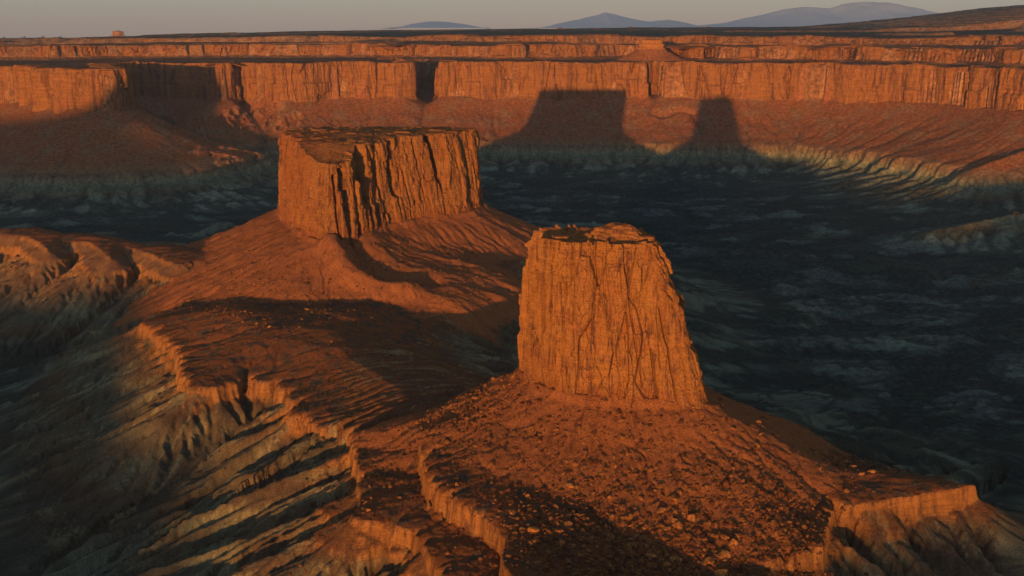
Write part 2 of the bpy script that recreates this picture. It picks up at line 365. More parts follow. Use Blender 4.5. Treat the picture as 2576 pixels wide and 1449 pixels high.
def ground_at(x, y, fine=True):
    z, comp, dw, sk = terrain(x, y)
    flow = np.full(x.shape, 1.2, f32)
    for (x0, y0, x1, y1, cell, dz, fl, wy) in ERO:
        m = (x > x0) & (x < x1-2*cell) & (y > y0) & (y < y1-2*cell) & (dw >= 0)
        if m.any():
            e = bilin(dz, x0, y0, cell, x[m], y[m])
            z[m] += e
            w = bilin(wy, x0, y0, cell, x[m], y[m])
            flow[m] = flow[m]*(1-w)+bilin(fl, x0, y0, cell, x[m], y[m])*w
    if fine:
        R = np.hypot(x, y)
        a = np.where((comp == 6) | (comp == 7), .75, np.where(comp == 2, .6, np.where(comp == 8, .6, .7)))
        n = (R < 1300)
        if n.any():
            z[n] += (a[n]*fbm(x[n]/4.8, y[n]/4.8, 3, 101, .7)*1.15+.35*np.maximum(0, vnoise(x[n]/2.6, y[n]/2.6, 104)-.25)*2*(comp[n] != 0)).astype(f32)
        n = R >= 1300
        z[n] += (1.6*fbm(x[n]/16, y[n]/16, 2, 111)).astype(f32)
    return z, comp, dw, flow, sk

# ------------------------------------------------------------------ colour of the beds (albedo)
def col(*a): return np.array(a, f32)
RED = col(.25,.084,.030); RED_D = col(.125,.042,.022); ORANGE = col(.30,.118,.034); PALE = col(.24,.175,.085); GREEN = col(.098,.110,.070)
GREY = col(.064,.074,.060); BROWN = col(.115,.075,.045); TAN = col(.28,.14,.065); SCRUB = col(.045,.05,.032)
def beds(x, y, z, comp, flow, slope, dw, sk):
    n = len(x); c = np.empty((n, 3), f32)
    a = fbm(x/55, y/55, 4, 201); b = fbm(x/13, y/13, 3, 211); e = vnoise(x/3.1, y/3.1, 221)
    zz = z+3.5*a+1.2*b
    zt = [-40, 6, 14, 22, 34, 46, 56, 64, 78, 88, 98, 107, 112, 121, 150, 330]
    pal = np.array([GREY, GREY*.8, GREEN*.9, GREY, GREEN, BROWN*.8, PALE*.7, GREEN*1.2, PALE, BROWN, PALE*.9, RED*.8, ORANGE*.95, RED, RED, RED])
    for k in range(3): c[:, k] = np.interp(zz, zt, pal[:, k])
    # grey green canyon floor; relief shading put into the colour, hilltops pale, gullies dark
    f = (comp == 0)
    hz_ = sst(-.2, .45, .62*fbm(x/110, y/70, 5, 231)+.5*sst(4, 44, z)-.25)[:, None]
    fc = mix(GREY*1.15, GREEN*1.7, hz_); fc = mix(fc, BROWN*.7, sst(.12, .6, fbm(x/170, y/90, 3, 241))[:, None]*.55)
    fc = mix(fc, PALE*.55, sst(.2, .6, fbm(x/75, y/44, 4, 243))[:, None]*.45)
    fc = mix(fc, GREY*.3, sst(.30, .62, ridged(x/190+.3*a, y/120+.3*a, 3, 235))[:, None]*.8)
    fc = mix(fc, GREY*.35, sst(1.7, 3.2, flow)[:, None]*.7)  # gullies painted darker so the relief shows in flat sky light
    c = np.where(f[:, None], mix(fc, c, .12), c)
    # rubble trails on the badland slopes
    rub = sst(.15, .75, (flow-1.4)*.35+.6*b)[:, None]
    bad = ((comp == 3) | (comp == 8))[:, None]
    c = np.where(bad, mix(c, BROWN*.9, rub*.5), c)
    s1 = sst(-.15, .35, sk)[:, None]; s3 = sst(.15, .5, sk+.25*e)[:, None]
    c = np.where(bad, mix(c, mix(RED_D*1.15, BROWN*.7, .7), (1-s1)*.6), c)
    c = np.where(bad, mix(c, PALE*1.2, s3*.75), c)
    left = (comp == 3)[:, None] & (y > 1380)[:, None]
    c = np.where(left, mix(c, TAN*.9, .45), c)
    tl = ((comp == 6) | (comp == 7))[:, None]
    ct = mix(RED*1.22, RED_D*1.1, sst(-.05, .6, .45*b+.25*a-.9*sk)[:, None]); ct = mix(ct, ORANGE*.8, sst(.15, .8, e*.6+.5*b)[:, None]*.6)
    c = np.where(tl, ct, c)
    be = ((comp == 2))[:, None]
    c = np.where(be, mix(RED*.95, BROWN*.8, sst(-.2, .5, b+.3*a)[:, None]), c)
    lf = sst(.9, 1.5, slope)*np.where((x < -60) & (y > 800), sst(86, 92, z), sst(98, 104, z))*((comp == 2) | (comp == 3))
    c = mix(c, ORANGE*(1.05+.25*e[:, None]), (lf*.85)[:, None])
    fw = sst(62, 34, z+5*a)*((comp == 3) | (comp == 8) | (comp == 7) | (comp == 6))*sst(1600, 1400, y-x*.0)
    fw = np.maximum(fw, sst(118, 80, z+6*a)*sst(0, 60, x)*sst(760, 840, y)*((comp == 3) | (comp == 6) | (comp == 7)))
    fw = np.where((x < -60) & (y < 1000), fw*.75, fw)
    c = mix(c, fc, (fw*.85)[:, None])
    # canyon wall talus
    w = (comp == 4)
    cw = mix(RED*1.05, TAN*.85, sst(-.2, .6, a)[:, None]); cw = mix(cw, RED_D, sst(.2, .9, b)[:, None]*.5)
    cw = mix(cw, c, sst(112, 78, zz)[:, None])
    cw = mix(cw, fc*1.25, (sst(66, 40, z)*.85)[:, None])
    c = np.where(w[:, None], cw, c)
    # plateau
    p = (comp == 5)
    ss = sst(.06, .20, slope)[:, None]
    bl = sst(-.1, .25, fbm(x/500, y/160, 4, 251))[:, None]
    cp = mix(mix(SCRUB, BROWN, bl*.75), mix(TAN*1.1, ORANGE, sst(-.3, .3, a)[:, None]), ss)
    nr_ = (sst(5200, 4100, y)*.7)[:, None]; cp = mix(cp, mix(RED*.95, TAN*.9, sst(-.3, .4, b+.5*a)[:, None])*(.75+.25*bl), nr_)
    c = np.where(p[:, None], cp, c)
    c *= (1+.22*b+.14*e)[:, None]
    # drainage lines darken with scrub
    c = mix(c, SCRUB, (sst(3.0, 5.2, flow)*.65*(comp != 6)*(comp != 7))[:, None])
    return np.clip(c, .01, .9)

# ------------------------------------------------------------------ objects and materials
def prop(o, label=None, cat=None, group=None, kind=None):
    if label: o['label'] = label
    if cat: o['category'] = cat
    if group: o['group'] = group
    if kind: o['kind'] = kind
    return o
def mesh_grid_faces(nr, nc, closed=False):
    i = np.arange(nr-1)[:, None]; j = np.arange(nc if closed else nc-1)[None, :]
    a = i*nc+j; b = i*nc+(j+1) % nc
    return np.stack([a, b, b+nc, a+nc], -1).reshape(-1, 4)
def make_mesh(name, V, Fq, cols=None, mat=None, smooth=True, parent=None, normals=None):
    me = bpy.data.meshes.new(name)
    nv = len(V); nf = len(Fq); k = Fq.shape[1]
    me.vertices.add(nv); me.vertices.foreach_set('co', np.ascontiguousarray(V, dtype=f32).ravel())
    me.loops.add(nf*k); me.loops.foreach_set('vertex_index', np.ascontiguousarray(Fq, dtype=np.int32).ravel())
    me.polygons.add(nf); me.polygons.foreach_set('loop_start', np.arange(0, nf*k, k, dtype=np.int32))
    me.polygons.foreach_set('use_smooth', np.full(nf, smooth, dtype=bool))
    if cols is not None:
        at_ = me.attributes.new('Col', 'FLOAT_COLOR', 'POINT')
        at_.data.foreach_set('color', np.c_[cols, np.ones(nv)].astype(f32).ravel())
    me.update(calc_edges=True)
    if normals is not None:
        me.normals_split_custom_set_from_vertices(normals.astype(f32))
    if mat: me.materials.append(mat)
    o = bpy.data.objects.new(name, me); C.objects.link(o)
    if parent: o.parent = parent
    return o
def empty(name, loc=(0, 0, 0)):
    o = bpy.data.objects.new(name, None); C.objects.link(o); o.location = loc; o.empty_display_size = 5; return o

def nodes_mat(name):
    m = bpy.data.materials.new(name); m.use_nodes = True; nt = m.node_tree; nt.nodes.clear()
    out = nt.nodes.new('ShaderNodeOutputMaterial'); b = nt.nodes.new('ShaderNodeBsdfPrincipled')
    b.inputs['Roughness'].default_value = .95; b.inputs['Specular IOR Level'].default_value = .0
    nt.links.new(b.outputs[0], out.inputs[0]); return m, nt, b
def N(nt, typ, **kw):
    n = nt.nodes.new(typ)
    for k, v in kw.items(): setattr(n, k, v)
    return n
def noise(nt, vec, scale, detail=4, rough=.6):
    n = N(nt, 'ShaderNodeTexNoise'); n.inputs['Scale'].default_value = scale; n.inputs['Detail'].default_value = detail
    n.inputs['Roughness'].default_value = rough; nt.links.new(vec, n.inputs['Vector']); return n.outputs['Fac']
def scaled(nt, vec, s):
    n = N(nt, 'ShaderNodeMapping'); n.inputs['Scale'].default_value = s; nt.links.new(vec, n.inputs['Vector']); return n.outputs[0]
def rampf(nt, fac, a, b, va=0., vb=1.):
    n = N(nt, 'ShaderNodeMapRange'); n.interpolation_type = 'SMOOTHSTEP'
    n.inputs['From Min'].default_value = a; n.inputs['From Max'].default_value = b
    n.inputs['To Min'].default_value = va; n.inputs['To Max'].default_value = vb
    nt.links.new(fac, n.inputs['Value']); return n.outputs[0]
def mul(nt, colr, fac_out):
    n = N(nt, 'ShaderNodeMix', data_type='RGBA', blend_type='MULTIPLY'); n.inputs[0].default_value = 1.
    nt.links.new(colr, n.inputs[6]); nt.links.new(fac_out, n.inputs[7]); return n.outputs[2]
def mixc(nt, a, rgb, fac):
    n = N(nt, 'ShaderNodeMix', data_type='RGBA'); nt.links.new(fac, n.inputs[0]); nt.links.new(a, n.inputs[6]); n.inputs[7].default_value = (*rgb, 1); return n.outputs[2]
def math2(nt, op, a, b):
    n = N(nt, 'ShaderNodeMath', operation=op)
    for i, v in enumerate((a, b)):
        if isinstance(v, (int, float)): n.inputs[i].default_value = v
        else: nt.links.new(v, n.inputs[i])
    return n.outputs[0]

def ground_material(name, s1, s2, bump):
    m, nt, b = nodes_mat(name)
    co = N(nt, 'ShaderNodeTexCoord').outputs['Object']; at_ = N(nt, 'ShaderNodeAttribute', attribute_name='Col').outputs['Color']
    n1 = noise(nt, co, s1, 5, .65); n2 = noise(nt, co, s2, 3, .6)
    v = math2(nt, 'MULTIPLY', rampf(nt, n1, .3, .7, .62, 1.38), rampf(nt, n2, .3, .7, .8, 1.2))
    c = mul(nt, at_, v); nt.links.new(c, b.inputs['Base Color'])
    bp = N(nt, 'ShaderNodeBump'); bp.inputs['Strength'].default_value = 1.; bp.inputs['Distance'].default_value = bump
    nt.links.new(math2(nt, 'ADD', n1, n2), bp.inputs['Height']); nt.links.new(bp.outputs[0], b.inputs['Normal'])
    return m
M_NEAR = ground_material('rubble_ground', .9, 4., .9)
M_MID = ground_material('basin_ground', .12, .5, 2.5)
M_FAR = ground_material('plateau_ground', .03, .12, 5.)

def cliff_material(name, k, bump, lamt=.6, dark=(.10,.040,.030), light=(.36,.17,.055)):
    m, nt, b = nodes_mat(name)
    co = N(nt, 'ShaderNodeTexCoord').outputs['Object']; at_ = N(nt, 'ShaderNodeAttribute', attribute_name='Col').outputs['Color']
    st = noise(nt, scaled(nt, co, (1, 1, .09)), .30*k, 5, .65)         # varnish running down
    st2 = noise(nt, scaled(nt, co, (1, 1, .4)), 1.0*k, 5, .65)
    bd = noise(nt, scaled(nt, co, (.06, .06, 1)), .9*k, 4, .7)          # bedding
    gr = noise(nt, co, 1.6*k, 5, .7); pt = noise(nt, co, .07*k, 4, .55)
    c = mixc(nt, at_, dark, rampf(nt, st, .50, .66, 0, .85))
    c = mixc(nt, c, light, math2(nt, 'MULTIPLY', rampf(nt, pt, .52, .66, 0, lamt), rampf(nt, st2, .42, .6)))
    v = math2(nt, 'MULTIPLY', rampf(nt, bd, .3, .7, .82, 1.14), rampf(nt, gr, .25, .75, .7, 1.3))
    c = mul(nt, c, v); nt.links.new(c, b.inputs['Base Color'])
    h = math2(nt, 'ADD', math2(nt, 'MULTIPLY', st2, 1.0), math2(nt, 'ADD', math2(nt, 'MULTIPLY', gr, .6), math2(nt, 'MULTIPLY', bd, .7)))
    bp = N(nt, 'ShaderNodeBump'); bp.inputs['Distance'].default_value = bump; nt.links.new(h, bp.inputs['Height']); nt.links.new(bp.outputs[0], b.inputs['Normal'])
    return m
M_TOWER = cliff_material('tower_sandstone', 1., 1.5)
M_MESA = cliff_material('mesa_sandstone', .7, 2.2)
M_WALL = cliff_material('wall_sandstone', .25, 3.5, .3, light=(.31,.12,.042))

# ------------------------------------------------------------------ build the terrain sheet
r = np.r_[np.linspace(60, 440, 14)[:-1], np.arange(440, 620, 1.15), np.arange(620, 860, 1.25), np.arange(860, 1250, 2.0), np.arange(1250, 1750, 3.2),
          np.arange(1750, 2700, 8.), np.arange(2700, 3420, 8.), np.arange(3420, 5200, 16.), np.arange(5200, 9000, 34.), 9000*np.exp(np.linspace(0, math.log(5.2), 50))]
az = np.radians(np.r_[np.linspace(-75, -25.8, 40)[:-1], np.linspace(-25.8, 25.8, 830), np.linspace(25.8, 75, 40)[1:]])
RR, AA = np.meshgrid(r, az, indexing='ij')
X = (RR*np.sin(AA)).ravel().astype(f32); Y = (RR*np.cos(AA)).ravel().astype(f32)
Z, COMP, DW, FLOW, STREAK = ground_at(X, Y)
nr, nc = len(r), len(az)
# normals and slope of the sheet
P3 = np.stack([X, Y, Z], -1).reshape(nr, nc, 3)
du = np.gradient(P3, axis=0); dv = np.gradient(P3, axis=1)
NM = np.cross(dv, du); NM /= np.linalg.norm(NM, axis=-1, keepdims=True)+1e-9; NM = NM*np.sign(NM[..., 2:3]+1e-9)
SL = np.hypot(NM[..., 0], NM[..., 1]).ravel()/np.maximum(NM[..., 2].ravel(), .05)
COL = beds(X, Y, Z, COMP, FLOW, SL, DW, STREAK)
FQ = mesh_grid_faces(nr, nc)
fsl = SL[FQ].mean(1); fz = Z[FQ].mean(1); fx_ = X[FQ].mean(1); fy_ = Y[FQ].mean(1)
fc = COMP[FQ[:, 0]].astype(int)
lm = (fsl > .85) & (fz > 88) & (fz < 139) & ((fc == 2) | (fc == 3)) & (fy_ < 1000)
fc = np.where(lm & (fx_ > 110), 11, fc)
fc = np.where(lm & (fx_ <= 110) & (fz > 121.5), 12, fc)
fc = np.where(lm & (fx_ <= 110) & (fz <= 121.5), 13, fc); fr = RR.ravel()[FQ[:, 0]]; NMf = NM.reshape(-1, 3)
def piece(name, mask, mat, parent=None):
    f = FQ[mask]; used = np.unique(f); re = np.full(len(X), -1); re[used] = np.arange(len(used))
    V = P3.reshape(-1, 3)[used]
    return make_mesh(name, V, re[f], COL[used], mat, True, parent, NMf[used])

tower = empty('butte'); mesa = empty('butte')
prop(tower, 'tall orange butte with a narrow tapering tower, standing in front of the broad one', 'butte')
prop(mesa, 'broad flat-topped sandstone butte with dark vertical clefts standing behind the narrow tower', 'butte')
piece('talus_slope', fc == 6, M_NEAR, tower)
piece('talus_slope', fc == 7, M_NEAR, mesa)
prop(piece('bench', (fc == 2) | (fc == 3) | (fc == 8), M_NEAR), 'reddish bench and streaked badland slopes that join the two buttes', kind='structure')
prop(piece('rock_ledge', fc == 11, M_TOWER), 'low orange cliff edging the right tip of the bench', kind='structure')
prop(piece('rock_ledge', fc == 12, M_TOWER), 'upper orange ledge curling down left of the narrow butte', kind='structure')
prop(piece('rock_ledge', fc == 13, M_TOWER), 'long winding orange ledge at the left edge of the bench', kind='structure')
prop(piece('canyon_floor', ((fc == 0)), M_MID), 'dark grey-green canyon floor lying in shade', kind='structure')
prop(piece('canyon_slope', (fc == 4), M_MID), 'red talus slope under the long canyon wall', kind='structure')
prop(piece('plateau', (fc == 5), M_FAR), 'stepped plateau reaching to the horizon', kind='structure')

# the country behind the viewpoint: the western rim whose shade fills the canyon
ul = np.r_[np.arange(-9000, -3200, 300), np.arange(-3200, 1600, 16), np.arange(1600, 9000, 300)]
sl_ = np.r_[-3900, -3500, -3200, np.arange(-2900, -2100, 40), -2000, -1700, -1300, -900, -400]
S2, U2 = np.meshgrid(sl_, ul, indexing='ij')
x2 = U2*math.cos(SUN_AZ)+S2*math.sin(SUN_AZ); y2 = -U2*math.sin(SUN_AZ)+S2*math.cos(SUN_AZ)
k2 = sst(-2180, -2480, S2)
rim = skyline(U2)+2.5*vnoise(U2/30, U2*0, 3)+math.tan(SUN_EL)*2500
z2 = 8+12*fbm(x2/300, y2/300, 3, 5)
z2 = z2*(1-k2)+rim*k2-np.maximum(-S2-2600, 0)*.03
V2 = np.stack([x2, y2, z2], -1).reshape(-1, 3)
bc = np.tile(RED, (len(V2), 1)); bc[V2[:, 2] < 60] = GREY
prop(make_mesh('western_canyon_rim', V2, mesh_grid_faces(len(sl_), len(ul)), bc, M_FAR), 'canyon rim to the west behind the viewpoint', kind='structure')

# ------------------------------------------------------------------ cliffs
def cliff(name, top, foot, n, nz, zt, zb, closed, mat, parent, disp, cap=0, capz=None, base=ORANGE, inset=0, seed=0, power=1., bottom_extra=12):
    """a face from foot polygon to rim polygon, displaced outward; cap rings (closed) or an inward lip (open)."""
    T, s, L = resample(top, n, closed); B, _, _ = resample(foot, n, closed)
    tang = np.roll(T, -1, 0)-np.roll(T, 1, 0)
    if not closed: tang[0] = T[1]-T[0]; tang[-1] = T[-1]-T[-2]
    k = np.array([1, 4, 6, 4, 1])/16.
    for _ in range(3):
        tp = np.vstack([tang[-2:], tang, tang[:2]]) if closed else np.vstack([tang[:1], tang[:1], tang, tang[-1:], tang[-1:]])
        tang = sum(k[i]*tp[i:i+len(tang)] for i in range(5))
    tang /= np.linalg.norm(tang, axis=1, keepdims=True)
    out = np.stack([tang[:, 1], -tang[:, 0]], 1)      # outward for counter-clockwise closed, towards -Y for left to right
    v = np.linspace(0, 1, nz)
    zt_ = zt(s, T) if callable(zt) else np.full(n, zt); zb_ = zb(s, B) if callable(zb) else np.full(n, zb)
    zb_ = zb_-bottom_extra
    rows = []
    for vi in v:
        w = vi**power
        xy = B*(1-w)+T*w; z = zb_+(zt_-zb_)*vi
        rows.append(np.c_[xy, z])
    G = np.stack(rows)                                 # nz,n,3
    Pf = G.reshape(-1, 3)
    d, extra = disp(Pf, np.tile(s, nz), np.repeat(v, n))
    G2 = G.copy(); G2[..., :2] += d.reshape(nz, n)[..., None]*out[None]
    if extra is not None: G2[..., 2] += extra.reshape(nz, n)
    rows = list(G2)
    last = rows[-1].copy()
    if closed:
        cen = last[:, :2].mean(0)
        for i in range(1, cap+1):
            t = (i/cap)**.9 if i < cap else .985
            rw = last.copy(); rw[:, :2] = last[:, :2]*(1-t)+cen*t
            rw[:, 2] = capz(rw[:, 0], rw[:, 1], t, last[:, 2])
            rows.append(rw)
    else:
        for i, di in enumerate(inset):
            rw = last.copy(); rw[:, :2] -= out*di; rw[:, 2] = last[:, 2]*(1-min(1, i/3))+zt_*min(1, i/3)+fbm(rw[:, 0]/20, rw[:, 1]/20, 2, 7)*1.2 + (.5 if i == 0 else 0)
            if i == len(inset)-1: rw[:, 2] -= 6
            rows.append(rw)
    V = np.concatenate(rows); nrr = len(rows)
    cc = base_colour(V, base, seed)
    f = mesh_grid_faces(nrr, n, closed)
    return make_mesh(name, V, f, cc, mat, False, parent), out, T, s, L
def base_colour(V, base, seed):
    a = fbm(V[:, 0]/18+V[:, 1]/25, V[:, 2]/30, 4, 300+seed); b = fbm((V[:, 0]+V[:, 1]*.6)/4, V[:, 2]/26, 3, 310+seed); e = fbm(V[:, 2]/3.2, (V[:, 0]+V[:, 1])/26, 3, 320+seed)
    c = mix(base[None], RED[None]*1.15, sst(-.1, .6, a+.4*b)[:, None]*.7)
    c = mix(c, RED_D[None]*1.1, sst(.1, .7, b)[:, None]*.6)
    if seed == 2: c = mix(c, RED[None]*1.05, (sst(-225, -260, V[:, 0])*.6)[:, None])
    if seed in (1, 2): c = mix(c, RED[None]*.95, (sst(184, 174, V[:, 2]+6*a)*.7)[:, None])
    return np.clip(c*(1+.08*e+.16*b)[:, None], .01, .9)

def rock_disp(w1, h1, a1, w2, h2, a2, crack, big, seed, cracks=(), top_steps=0.):
    def f(P, s, v):
        if seed == 31: shape = 3.2*sst(.80, .74, v)*sst(94, 104, P[:, 0]) + 1.8*sst(.93, .91, v)*sst(92, 100, P[:, 0]) + 2.*sst(.42, .38, v)*sst(110, 125, P[:, 0]) + 2.4*np.exp(-((P[:, 0]-46)/7)**2)*(P[:, 1] < 760) - 2.2*np.exp(-((P[:, 0]-58)/5)**2)*(P[:, 1] < 760)*sst(.1, .5, v) + 2.0*np.exp(-((P[:, 0]-78)/9)**2)*(P[:, 1] < 760)*sst(.6, .2, v)
        else: shape = 0
        q = P.copy(); warp = fbm(P[:, 0]/(w1*2)+P[:, 1]/(w1*2), P[:, 2]/(h1*.8), 2, seed)*w1*.13
        q1 = np.c_[(P[:, 0]+warp)/w1, (P[:, 1]+warp)/w1, P[:, 2]/h1]
        f1, f2, c1 = worley3(q1, seed); q2 = np.c_[(P[:, 0]+warp*.4)/w2, (P[:, 1]-warp*.4)/w2, P[:, 2]/h2]
        g1, g2, c2 = worley3(q2, seed+5)
        d = (c1-.5)*2*a1 + (c2-.5)*2*a2 + shape
        hh1, hh2, c3 = worley3(np.c_[P[:, 0]/(w2*.45), P[:, 1]/(w2*.45), P[:, 2]/(h2*.22)], seed+7)
        d += (c3-.5)*a2*.9
        cj = (c1*7.3) % 1.; d -= crack*cj*(1-sst(.015, .075, f2-f1)) + crack*.4*((c2*5.1) % 1.)*(1-sst(.02, .08, g2-g1))
        # slabs that have come away leave stepped scars
        d -= a1*.9*sst(.62, .66, (c1*3.7) % 1.)*sst(.45, .5, v+.25*(c1-.5))
        d += big*vnoise((P[:, 0]+P[:, 1])/(w1*3.1), (P[:, 1]-P[:, 0])/(w1*3.1), seed+9)
        d += .35*a2*fbm((P[:, 0]+P[:, 1]*.7)/(w2*.5), P[:, 2]/(h2*.35), 3, seed+3)
        d += .16*a2*fbm(P[:, 2]/(h2*.13), s/(w1*1.2), 2, seed+4)*2
        if top_steps:                                  # thin ledges under the rim and above the foot
            tz = sst(.86, 1., v)
            d -= top_steps*(np.floor(tz*4)/4.)
            d += top_steps*.8*sst(.14, .0, v)
        for (s0, wd, dp, v0, v1, sl) in cracks:
            ss = s-(s0+sl*(1-v)*10+1.2*vnoise(v*9, v*0+s0, seed+6)*wd*.25)
            wv = wd*(.25+.75*sst(v0-.02, v0+.5*(v1-v0), v))
            d -= dp*np.exp(-(np.abs(ss)/wv)**4)*sst(v0-.02, v0+.03, v)*(1-sst(v1, v1+.03, v))
        return d, None
    return f

def s_of(poly, n, x, ymax, closed=True):
    T, s, L = resample(poly, n, closed)
    m = T[:, 1] < ymax
    i = np.where(m)[0]; return s[i[np.argmin(np.abs(T[i, 0]-x))]]

# tower
TT = catmull(TOWER_TOP, 3, True); TF = catmull(TOWER_FOOT, 3, True)
sx = lambda x: s_of(TT, 900, x, 770)
def tower_top(s, T):
    z = np.full(len(T), 278.)
    z = z - 11*sst(16, 13, T[:, 0]) - 2.*np.round(1.2*vnoise(T[:, 0]/4.3, T[:, 1]/4.3, 6)+.4*vnoise(T[:, 0]/1.9, T[:, 1]/1.9, 8)) - 4*sst(98, 100, T[:, 0])
    return z
tcracks = [(sx(83), .5, 4, 0., .40, -.2), (sx(91), .55, 5, 0., .62, -.1), (sx(97), .6, 6, .02, .93, -.35), (sx(60), 1.6, 2.0, .45, .9, .1), (sx(41), 1.4, 1.6, .2, .95, 0), (sx(33), 1.2, 1.6, .1, .85, 0), (sx(26), 1., 2.2, .3, 1., 0.), (sx(73), .7, 2.5, .2, .7, .2)]
def tower_cap(x, y, t, zr):
    w = min(1, t*4); e = np.sqrt(((x-76)/27)**2+((y-757)/21)**2)+.22*vnoise(x/9, y/9, 15)
    m = 9.5*sst(1.15, .25, e); m = mix(m, np.floor(m/2.4)*2.4+2.4*sst(.55, 1., m/2.4-np.floor(m/2.4)), .7)
    return zr*(1-w)+(276.5+.9*fbm(x/4, y/4, 3, 12))*w+m*min(1, t*2.2)
cliff('cliff', TT, TF, 820, 210, tower_top, 168., True, M_TOWER, tower,
      rock_disp(11., 64., 2.7, 4.6, 13., .95, 1.7, 2.2, 31, tcracks, .9), 34, tower_cap, ORANGE*1.12, seed=1, power=1.05)

# mesa
MT = catmull(MESA_TOP, 6, True); MF = catmull(MESA_FOOT, 6, True)
mx = lambda x: s_of(MT, 1100, x, 1570)
def mesa_top(s, T):
    return 279+1.2*np.round(1.3*vnoise(T[:, 0]/14, T[:, 1]/14, 6))+.8*vnoise(T[:, 0]/5, T[:, 1]/5, 16)-20*sst(1405, 1330, T[:, 1])-5*np.exp(-(((T[:, 0]+172)**2+(T[:, 1]-1420)**2)/20**2))
mcracks = [(mx(-232), 1.6, 5, .1, .8, .2), (mx(-216), 2.4, 12, .0, .86, .3), (mx(-206), 6., 26, .0, .92, .5), (mx(-197), 2.4, 14, .0, .97, .3), (mx(-188), 12., 32, .34, 1.1, .9), (mx(-187), 3.6, 22, .0, .6, .3), (mx(-176), 2.6, 16, .05, .95, .3),
           (mx(-163), 4.2, 15, .2, .97, .1), (mx(-150), 1.6, 6, .0, .7, 0.), (mx(-133), 1.7, 6, .2, .95, .4), (mx(-109), 5.6, 20, .38, .96, .3), (mx(-84), 1.0, 3, .1, .7, 0), (mx(-60), 2.0, 6, .1, 1., .1), (mx(-48), 3.2, 11, .05, 1., .0), (mx(-258), 1.8, 6, .1, .8, 0), (mx(-280), 1.8, 5, .2, .95, 0), (mx(-304), 1.4, 4, .0, .8, 0)]
def mesa_cap(x, y, t, zr):
    q = 280.-2*sst(1500, 1420, y)-18*sst(1410, 1330, y); w = min(1, t*4)
    q = q+1.6*np.round(1.6*fbm(x/30, y/18, 3, 12))+1.0*fbm(x/9, y/9, 3, 13)
    return zr*(1-w)+q*w
cliff('cliff', MT, MF, 1100, 120, mesa_top, 165., True, M_MESA, mesa,
      rock_disp(16., 70., 3.6, 7., 20., 1.3, 2.4, 4.5, 41, mcracks, 1.8), 40, mesa_cap, ORANGE*.98, seed=2, power=1.)

# canyon walls
def wall_top(s, T): return 313.5+5.*vnoise(T[:, 0]/120, T[:, 1]/90, 5)+2.2*np.round(vnoise(T[:, 0]/24, T[:, 1]/24, 15))-48*np.exp(-(((T[:, 0]+290)/60)**2))*sst(3540, 3600, T[:, 1])
WS = catmull(WALL, 12); wd = rock_disp(40., 280., 8., 13., 90., 3., 3.2, 30., 51, (), 5.)
o, *_ = cliff('canyon_wall', WS, WS+np.array([0, -6.]), 2400, 44, wall_top, 210., False, M_WALL, None, wd, inset=[6, 20, 45, 60], base=ORANGE*.85, seed=3)
prop(o, 'long orange canyon wall that carries the shadows of both buttes', kind='structure')
W2S = WALL2_F
def wall2_top(s, T): return 354+9*vnoise(T[:, 0]/260, T[:, 1]/260, 5)+4*np.round(vnoise(T[:, 0]/70, T[:, 1]/70, 6))
o, *_ = cliff('upper_canyon_wall', W2S, W2S+np.array([0, -8.]), 1900, 26, wall2_top, 308., False, M_WALL, None,
              rock_disp(40., 120., 9, 16., 40., 3., 5., 16., 61, (), 4.), inset=[6, 25, 60, 80], base=ORANGE*.8, seed=4)
prop(o, 'second tier of orange cliffs stepped back above the long canyon wall', kind='structure')
W3S = WALL3_F
o, *_ = cliff('highest_canyon_wall', W3S, W3S+np.array([0, -14.]), 1300, 18, lambda s, T: 386+13*vnoise(T[:, 0]/380, T[:, 1]/380, 5)-9*sst(300, -700, T[:, 0])+3*np.round(vnoise(T[:, 0]/60, T[:, 1]/60, 6)), 362., False, M_WALL, None,
              rock_disp(44., 90., 9, 16., 30., 3., 5., 20., 81, (), 6.), inset=[6, 25, 60, 80], base=mix(TAN, ORANGE, .4)*.75, seed=5)
prop(o, 'highest and farthest tier of cliffs below the skyline', kind='structure')

# caprock on the tower, small stones on its rim
def slab_mesh(cx, cy, rx, ry, z0, h, seed, n=64, layers=5):
    th = np.linspace(0, 2*math.pi, n, endpoint=False); rows = []
    rr = 1+.16*vnoise(np.cos(th)*1.6+seed, np.sin(th)*1.6, seed)+.05*vnoise(np.cos(th)*6+seed, np.sin(th)*6, seed+2)
    for k in range(layers):
        sc_ = (1-k/layers*.52)
        for q, dz in ((0, 0.), (0, 1.)):
            j = 1+.05*vnoise(np.cos(th)*5+k*3, np.sin(th)*5, seed+k)
            rows.append(np.c_[cx+rx*sc_*rr*j*np.cos(th), cy+ry*sc_*rr*j*np.sin(th), np.full(n, z0+h*(k+dz*.93)/layers)+.12*vnoise(th*4, th*0+k, seed)])
    for t in (.6, .3, .02):
        rw = rows[-1].copy() if t == .6 else rows[-1].copy()
        rw[:, 0] = cx+(rows[2*layers-1][:, 0]-cx)*t; rw[:, 1] = cy+(rows[2*layers-1][:, 1]-cy)*t; rw[:, 2] = z0+h*(.98+.1*(1-t)); rows.append(rw)
    return np.concatenate(rows), mesh_grid_faces(len(rows), n, True)
V, f = slab_mesh(93, 741, 7, 6, 274, 6.5, 9, 40, 2)
make_mesh('rim_block', V, f, base_colour(V, ORANGE, 6), M_TOWER, False, tower)
V, f = slab_mesh(34, 752, 8, 8, 275, 3.8, 11, 40, 2)
make_mesh('rim_block', V, f, base_colour(V, ORANGE, 7), M_TOWER, False, tower)
